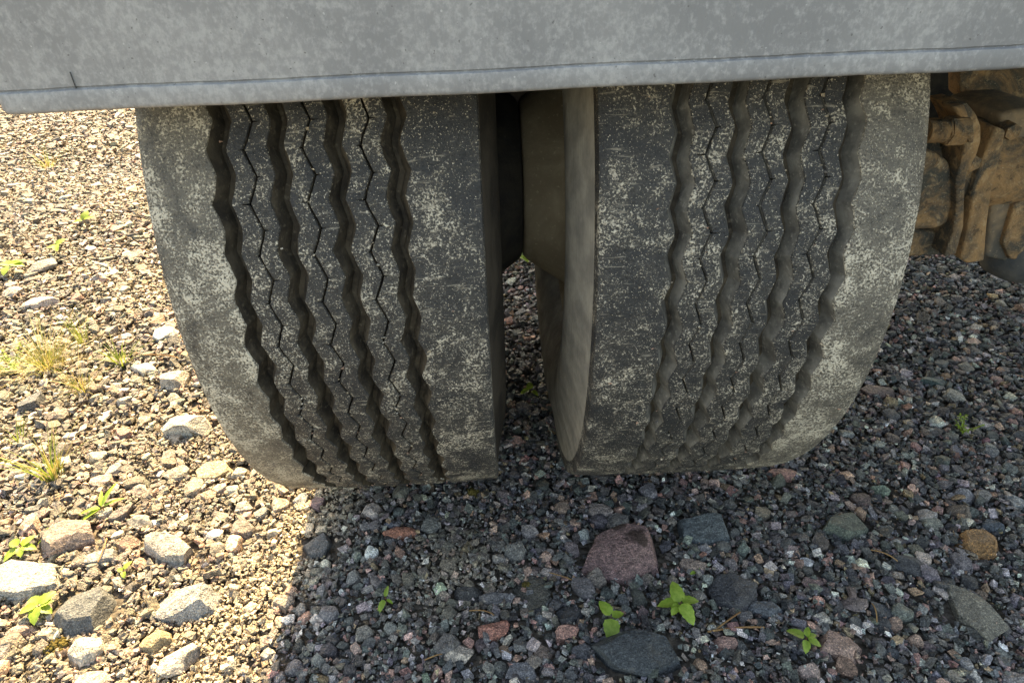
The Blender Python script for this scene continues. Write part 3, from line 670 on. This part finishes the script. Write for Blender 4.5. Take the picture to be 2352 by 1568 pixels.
# coarse, fine and grit gravel: one mass
x, y, r, z = scatter(.007, .0165, 9200, 4, 230, 1.7)
k_ = (~covered(x, y) | (rng.uniform(size=len(x)) < .06)) & (rng.uniform(size=len(x)) > .8*sand_and_sunlit(x, y)); x, y, r = x[k_], y[k_], r[k_]
add_bulk(x, y, r, T_M, r*.25+rng.uniform(-.001, .004, len(x)), .3)
order = np.argsort(-r)
for i in order[:int(len(order)*.6)]: paint(x[i], y[i], r[i]*.7)
x, y, r, z = scatter(.005, .0095, 20000, 2.3, 120)
k_ = (~covered(x, y) | (rng.uniform(size=len(x)) < .12)) & (rng.uniform(size=len(x)) > .45*sand_and_sunlit(x, y)); x, y, r = x[k_], y[k_], r[k_]
add_bulk(x, y, r, T_S, r*.3+rng.uniform(-.0005, .004, len(x)), .35)
x, y, r, z = scatter(.0024, .0052, 80000, 1.05, 40)
k_ = ~covered(x, y) & (rng.uniform(size=len(x)) < .45+.55*sand_and_sunlit(x, y)); x, y, r = x[k_], y[k_], r[k_]
add_bulk(x, y, r, T_S[:10], r*.4+rng.uniform(0, .004, len(x)), .4)
# stones pressed up round the footprints
for sx in (-1, 1):
    n_ = 420; t = rng.uniform(0, 1, n_); e = rng.integers(0, 4, n_)
    fx = np.where(e < 2, rng.uniform(-W/2-.01, W/2+.01, n_), np.where(e == 2, -1, 1)*(W/2+rng.uniform(0, .014, n_)))
    fy = np.where(e < 2, np.where(e == 0, -1, 1)*(.092+rng.uniform(0, .03, n_)), rng.uniform(-.1, .1, n_))
    rr_ = rng.uniform(.0025, .0075, n_); add_bulk(sx*TX+fx, fy, rr_, T_M, .003+rr_*.5, .5)
gv = mesh_np('gravel', np.concatenate(acc_V), None, np.concatenate(acc_F), smooth=False, col=np.concatenate(acc_C))
tag(link('gravel', gv, M_GRAVEL), 'loose crushed gravel of grey, pink and brown chips covering the ground', 'gravel', kind='stuff')
print('gravel tris', len(gv.polygons))

# grit caught in the tread
for tr, sg in zip([o for o in trailer.children if o.name.startswith('tyre')], (1, -1)):
    vs, fs, n0 = [], [], 0
    for q in range(170):
        V, F = T_S[q % len(T_S)]; a = math.radians(rng.uniform(-75, 60)); s_ = rng.uniform(.0006, .0015)*(1.5 if q % 9 == 0 else 1)
        base_x = rng.choice(SI) if q % 2 else rng.uniform(-.12, .12)
        ph = a/(2*math.pi)*NP_; x_ = base_x + (float(zig(np.array([ph-.2]), .0036)[0]) if base_x in SI else 0.)+rng.normal(0, .0006)
        r_ = float(crown(x_))-(.0002 if q % 2 == 0 or base_x in SI else .011)
        vs.append(V*s_+np.array([x_, -sg*r_*math.cos(a), r_*math.sin(a)])); fs.append(F+n0); n0 += len(V)
    nn = sum(map(len, vs)); cc = np.repeat(np.array([(.3, .25, .18), (.3, .19, .14), (.4, .36, .29), (.12, .11, .1)])[rng.integers(0, 4, 170)], [len(v_) for v_ in vs], 0)
    go_ = link('trapped_grit', mesh_np('trapped_grit', np.concatenate(vs), None, np.concatenate(fs), col=cc), M_GRAVEL, tr); go_['kind'] = 'stuff'
# ------------------------------------------------------------------ plants, twigs, moss
def leaf_mesh(name, L, Wd, fold=.25, curl=.25, serr=0., n=9):
    V, F = [], []
    for i in range(n+1):
        t = i/n; wd = Wd/2*(math.sin(math.pi*min(1, t**.68))**.6 if 0 < t < 1 else .02)*(1+serr*(i % 2))
        y_ = L*t; z_ = -curl*L*t*t
        for sgn, zz in ((-1, 1), (-.5, .45), (0, 0), (.5, .45), (1, 1)): V.append((sgn*wd, y_, z_+fold*wd*zz))
    for i in range(n):
        for j in range(4): F.append((i*5+j, i*5+j+1, i*5+j+6, i*5+j+5))
    me = mesh_np(name, V, F, smooth=True); return me
def seedling(px, py, leaves, label, name='seedling', hgt=.014, mat=None, serr=.12, wr=.62, stemr=.0008, group='small seedlings'):
    p = ground_at(px, py, .01); z0 = float(relief_n(p[0], p[1])); t = empty(name, (p[0], p[1], z0)); tag(t, label, 'plant', group)
    link('stem', sweep('stem', [(0, 0, -.004), (.001, .0005, hgt*.5), (0, 0, hgt)], [stemr, stemr, stemr*.7], 6), M_STEM, t)
    for (az, L, el) in leaves:
        a = math.radians(az); me = leaf_mesh('leaf', L, L*wr, .25, .3, serr); me.materials.append(mat or M_LEAF)
        o = bpy.data.objects.new('leaf', me); COL.objects.link(o); o.parent = t
        o.location = (math.cos(a)*.002, math.sin(a)*.002, hgt*random.uniform(.75, 1)); o.rotation_euler = (math.radians(el), random.uniform(-.2, .2), a-math.pi/2)
    return t
def blades(px, py, n_, hgt, spread, mat, label, name='grass_tuft', mat2=None, wd=.0011, cat='grass', up=1.):
    p = ground_at(px, py, .004); z0 = float(relief_n(p[0], p[1])); t = empty(name, (p[0], p[1], z0)); tag(t, label, cat, 'grass tufts in the gravel')
    for part, (mm, cnt) in enumerate(((mat, n_ if mat2 is None else int(n_*.6)), (mat2, n_-int(n_*.6)))):
        if mm is None: continue
        V, F = [], []
        for q in range(cnt):
            a = random.uniform(0, 6.28); rr = random.uniform(0, spread*.18); L = hgt*random.uniform(.5, 1.1); lean = random.uniform(.15, 1.)*spread/hgt
            bx, by = rr*math.cos(a), rr*math.sin(a); a2 = a+random.uniform(-.5, .5); sx_, sy2 = -math.sin(a2), math.cos(a2); ns = 6; s0 = len(V)
            for i in range(ns+1):
                tt = i/ns; ww = wd*(1-tt*.9)*random.uniform(.9, 1.1); d = lean*L*tt**1.5; zz = L*tt*up*(1-.35*lean*tt*.6)-.003
                V += [(bx+math.cos(a2)*d-sx_*ww/2, by+math.sin(a2)*d-sy2*ww/2, zz), (bx+math.cos(a2)*d, by+math.sin(a2)*d, zz-ww*.25), (bx+math.cos(a2)*d+sx_*ww/2, by+math.sin(a2)*d+sy2*ww/2, zz)]
            for i in range(ns):
                for j in range(2): b0 = s0+i*3+j; F.append((b0, b0+1, b0+4, b0+3))
        o = link('dry_blades' if mm is M_STRAW else 'green_blades', mesh_np('blades', V, F, smooth=True), mm, t); o['kind'] = 'stuff'
    return t
seedling(885, 1376, [(250, .016, -5), (80, .013, 30), (330, .009, 0)], 'drooping yellow-green seedling left of the red-pink granite stone', hgt=.012, wr=.42)
seedling(1402, 1428, [(120, .019, 25), (265, .024, -10), (20, .014, 10)], 'bright three-leaf seedling above the slate rock', hgt=.012, wr=.72)
seedling(1560, 1400, [(95, .024, 30), (170, .023, 0), (290, .024, -5), (10, .02, 5), (225, .016, 10)], 'largest shaded seedling with red stem below the mauve granite rock', hgt=.018, wr=.62)
seedling(1850, 1470, [(150, .018, 15), (60, .011, 25), (330, .014, 0), (250, .014, 0), (20, .012, 10)], 'five-leaf seedling left of the long pinkish rock', hgt=.012, wr=.6)
seedling(92, 1398, [(60, .019, 15), (140, .02, 10), (200, .018, 5), (280, .02, -5), (340, .017, 0), (20, .014, 20)], 'sunlit seedling with serrated leaves beside the dark grey rock', hgt=.016, serr=.2)
seedling(50, 1262, [(60, .018, 20), (150, .018, 10), (230, .02, 0), (0, .017, 0), (300, .014, 0)], 'leafy sprout at the left end of the ridged brown slab', hgt=.016, serr=.2)
seedling(235, 1168, [(60, .034, 45), (110, .026, 30), (20, .028, 25), (190, .03, 5), (215, .036, -5)], 'sprout with long narrow green leaves above the ridged brown slab', hgt=.014, wr=.24, serr=0)
seedling(282, 1310, [(60, .012, 25), (150, .009, 10), (300, .009, 0)], 'tiny sprout below the long beige slab', hgt=.01)
seedling(30, 626, [(40, .035, 15), (150, .034, 15), (270, .03, 0), (0, .03, 0)], 'bright leafy sprout at the left edge beside the grey rock', hgt=.03, wr=.7)
seedling(135, 580, [(60, .026, 30), (170, .028, 10), (300, .026, 0)], 'leafy sprout above the grey rounded rock', hgt=.03)
seedling(198, 522, [(90, .03, 45), (10, .026, 20), (200, .024, 10)], 'yellow-green sprout farthest up beside the left tyre', hgt=.03)
seedling(140, 1212, [(190, .03, 0), (215, .03, -4)], 'yellow-green leaf blade lying on the ridged brown slab', hgt=.012, wr=.25, serr=0)
seedling(1192, 602, [(90, .03, 30), (200, .028, 0), (320, .026, 0)], 'bright green sprout seen through the gap between the tyres', hgt=.03, wr=.7)
seedling(1218, 896, [(90, .016, 30), (200, .016, 0), (320, .015, 0)], 'small green sprout in the dark gap between the tyres', hgt=.012, wr=.7)
seedling(1665 if False else 1600, 1312, [(60, .008, 20), (200, .007, 10)], 'tiny green shoot right of the mauve granite rock', hgt=.006)
blades(105, 835, 210, .085, .15, M_STRAW, 'dry straw-coloured grass tuft on the sunlit side', mat2=M_GRASS, wd=.0012)
blades(188, 780, 26, .1, .05, M_GRASS, 'thin upright green grass wisp right of the dry tuft', wd=.0014)
blades(278, 832, 22, .06, .08, M_GRASS, 'star-shaped green grass sprout left of the white flat stone', wd=.0032)
blades(186, 885, 60, .06, .09, M_STRAW, 'small yellowish grass tuft below the dry tuft', mat2=M_GRASS, wd=.0013)
blades(120, 1092, 40, .085, .09, M_GRASS, 'green and yellow grass tuft above the pinkish flat stone', mat2=M_STRAW, wd=.0028)
blades(110, 380, 30, .08, .12, M_STRAW, 'pale yellow grass tuft far up under the plate corner', mat2=M_GRASS, wd=.003)
blades(40, 1008, 14, .05, .05, M_GRASS, 'few green blades at the left edge near the slate wedge', wd=.0022)
# feathery sprig right of the right tyre, and the mossy plant beside the dry tuft
def sprig(px, py, stems, hgt, label, lf=.006, spread=.35):
    p = ground_at(px, py, .006); t = empty('sprig', (p[0], p[1], float(relief_n(p[0], p[1])))); tag(t, label, 'plant', 'small seedlings')
    me = leaf_mesh('leaf', lf, lf*.45, .2, .2, 0, 4); me.materials.append(M_LEAF)
    for q in range(stems):
        a = q*2*math.pi/stems+.4; L = hgt*random.uniform(.6, 1); tip = Vector((math.cos(a)*L*spread*2, math.sin(a)*L*spread*2, L))
        if q == 0: tip = Vector((-.006, .004, hgt*1.25))
        link('stem', sweep('stem', [(0, 0, -.003), tuple(tip*.5+Vector((0, 0, L*.1))), tuple(tip)], .0007, 5), M_GRASS, t)
        for i in range(13):
            f = .2+.8*i/12; o = bpy.data.objects.new('leaf', me); COL.objects.link(o); o.parent = t; o.location = tip*f
            o.rotation_euler = (random.uniform(-.1, .9), random.uniform(-.4, .4), a+random.choice((-1, 1))*random.uniform(.3, 1.5)-1.57)
sprig(2215, 985, 5, .026, 'feathery bright green sprig in the shaded gravel at right')
sprig(22, 835, 6, .035, 'low green sprig at the left edge beside the dry tuft', .008, .6)
def moss(px, py, rad, label):
    p = ground_at(px, py, .002); V, F = ico(2); allV, allF, n0 = [], [], 0
    for q in range(60):
        a, d = random.uniform(0, 6.28), rad*math.sqrt(random.random()); s = rad*random.uniform(.1, .2)
        allV.append(V*np.array([s, s, s*1.1])+np.array([math.cos(a)*d, math.sin(a)*d*.8, .35*(rad-d)])+rng.normal(0, s*.13, V.shape)); allF.append(F+n0); n0 += len(V)
    o = link('moss_patch', mesh_np('moss', np.concatenate(allV), None, np.concatenate(allF)), M_MOSS, None, (p[0], p[1], float(relief_n(p[0], p[1]))+.003)); tag(o, label, 'moss', 'moss patches')
moss(1083, 1133, .011, 'brown-green moss clump at the foot of the left tyre')
moss(127, 1482, .014, 'rusty moss clump left of the rounded cream boulder')
moss(1212, 1352, .007, 'small brown moss tuft on the dark olive slab')
def twig(p0, p1, bend, label, r_=.0007):
    a, b_ = ground_at(*p0, .012), ground_at(*p1, .012); mdl = (a+b_)/2+np.array([bend, bend*.5, .004])
    pts = [(1-t)**2*a+2*t*(1-t)*mdl+t*t*b_ for t in np.linspace(0, 1, 9)]; base = Vector(pts[0])
    o = link('dry_needle', sweep('dry_needle', [tuple(Vector(q)-base) for q in pts], r_, 6), M_TWIG, None, base); tag(o, label, 'twig', 'dry needles and twigs')
twig((2000, 1262), (2062, 1288), .004, 'straight orange dry needle left of the dark lumpy stone')
twig((2003, 1385), (2014, 1428), .003, 'short yellow straw on the dark speckled stone')
twig((1640, 1448), (1700, 1405), .008, 'curved orange-brown stem below the charcoal angular rock', .001)
twig((1625, 1450), (1755, 1440), .004, 'long brown twig lying under the slate-blue stone', .001)
twig((975, 1515), (1025, 1500), .002, 'orange dry needle left of the lumpy cream stone')
twig((1075, 1402), (1135, 1412), .006, 'pale curved straw above the red-pink granite stone')
twig((1250, 1312), (1350, 1350), .004, 'thin grey straw left of the mauve granite rock', .0006)
twig((225, 1290), (245, 1235), .004, 'pale straw leaning on the ridged brown slab', .0008)
twig((330, 815), (410, 822), .006, 'yellow straw above the white flat stone', .001)
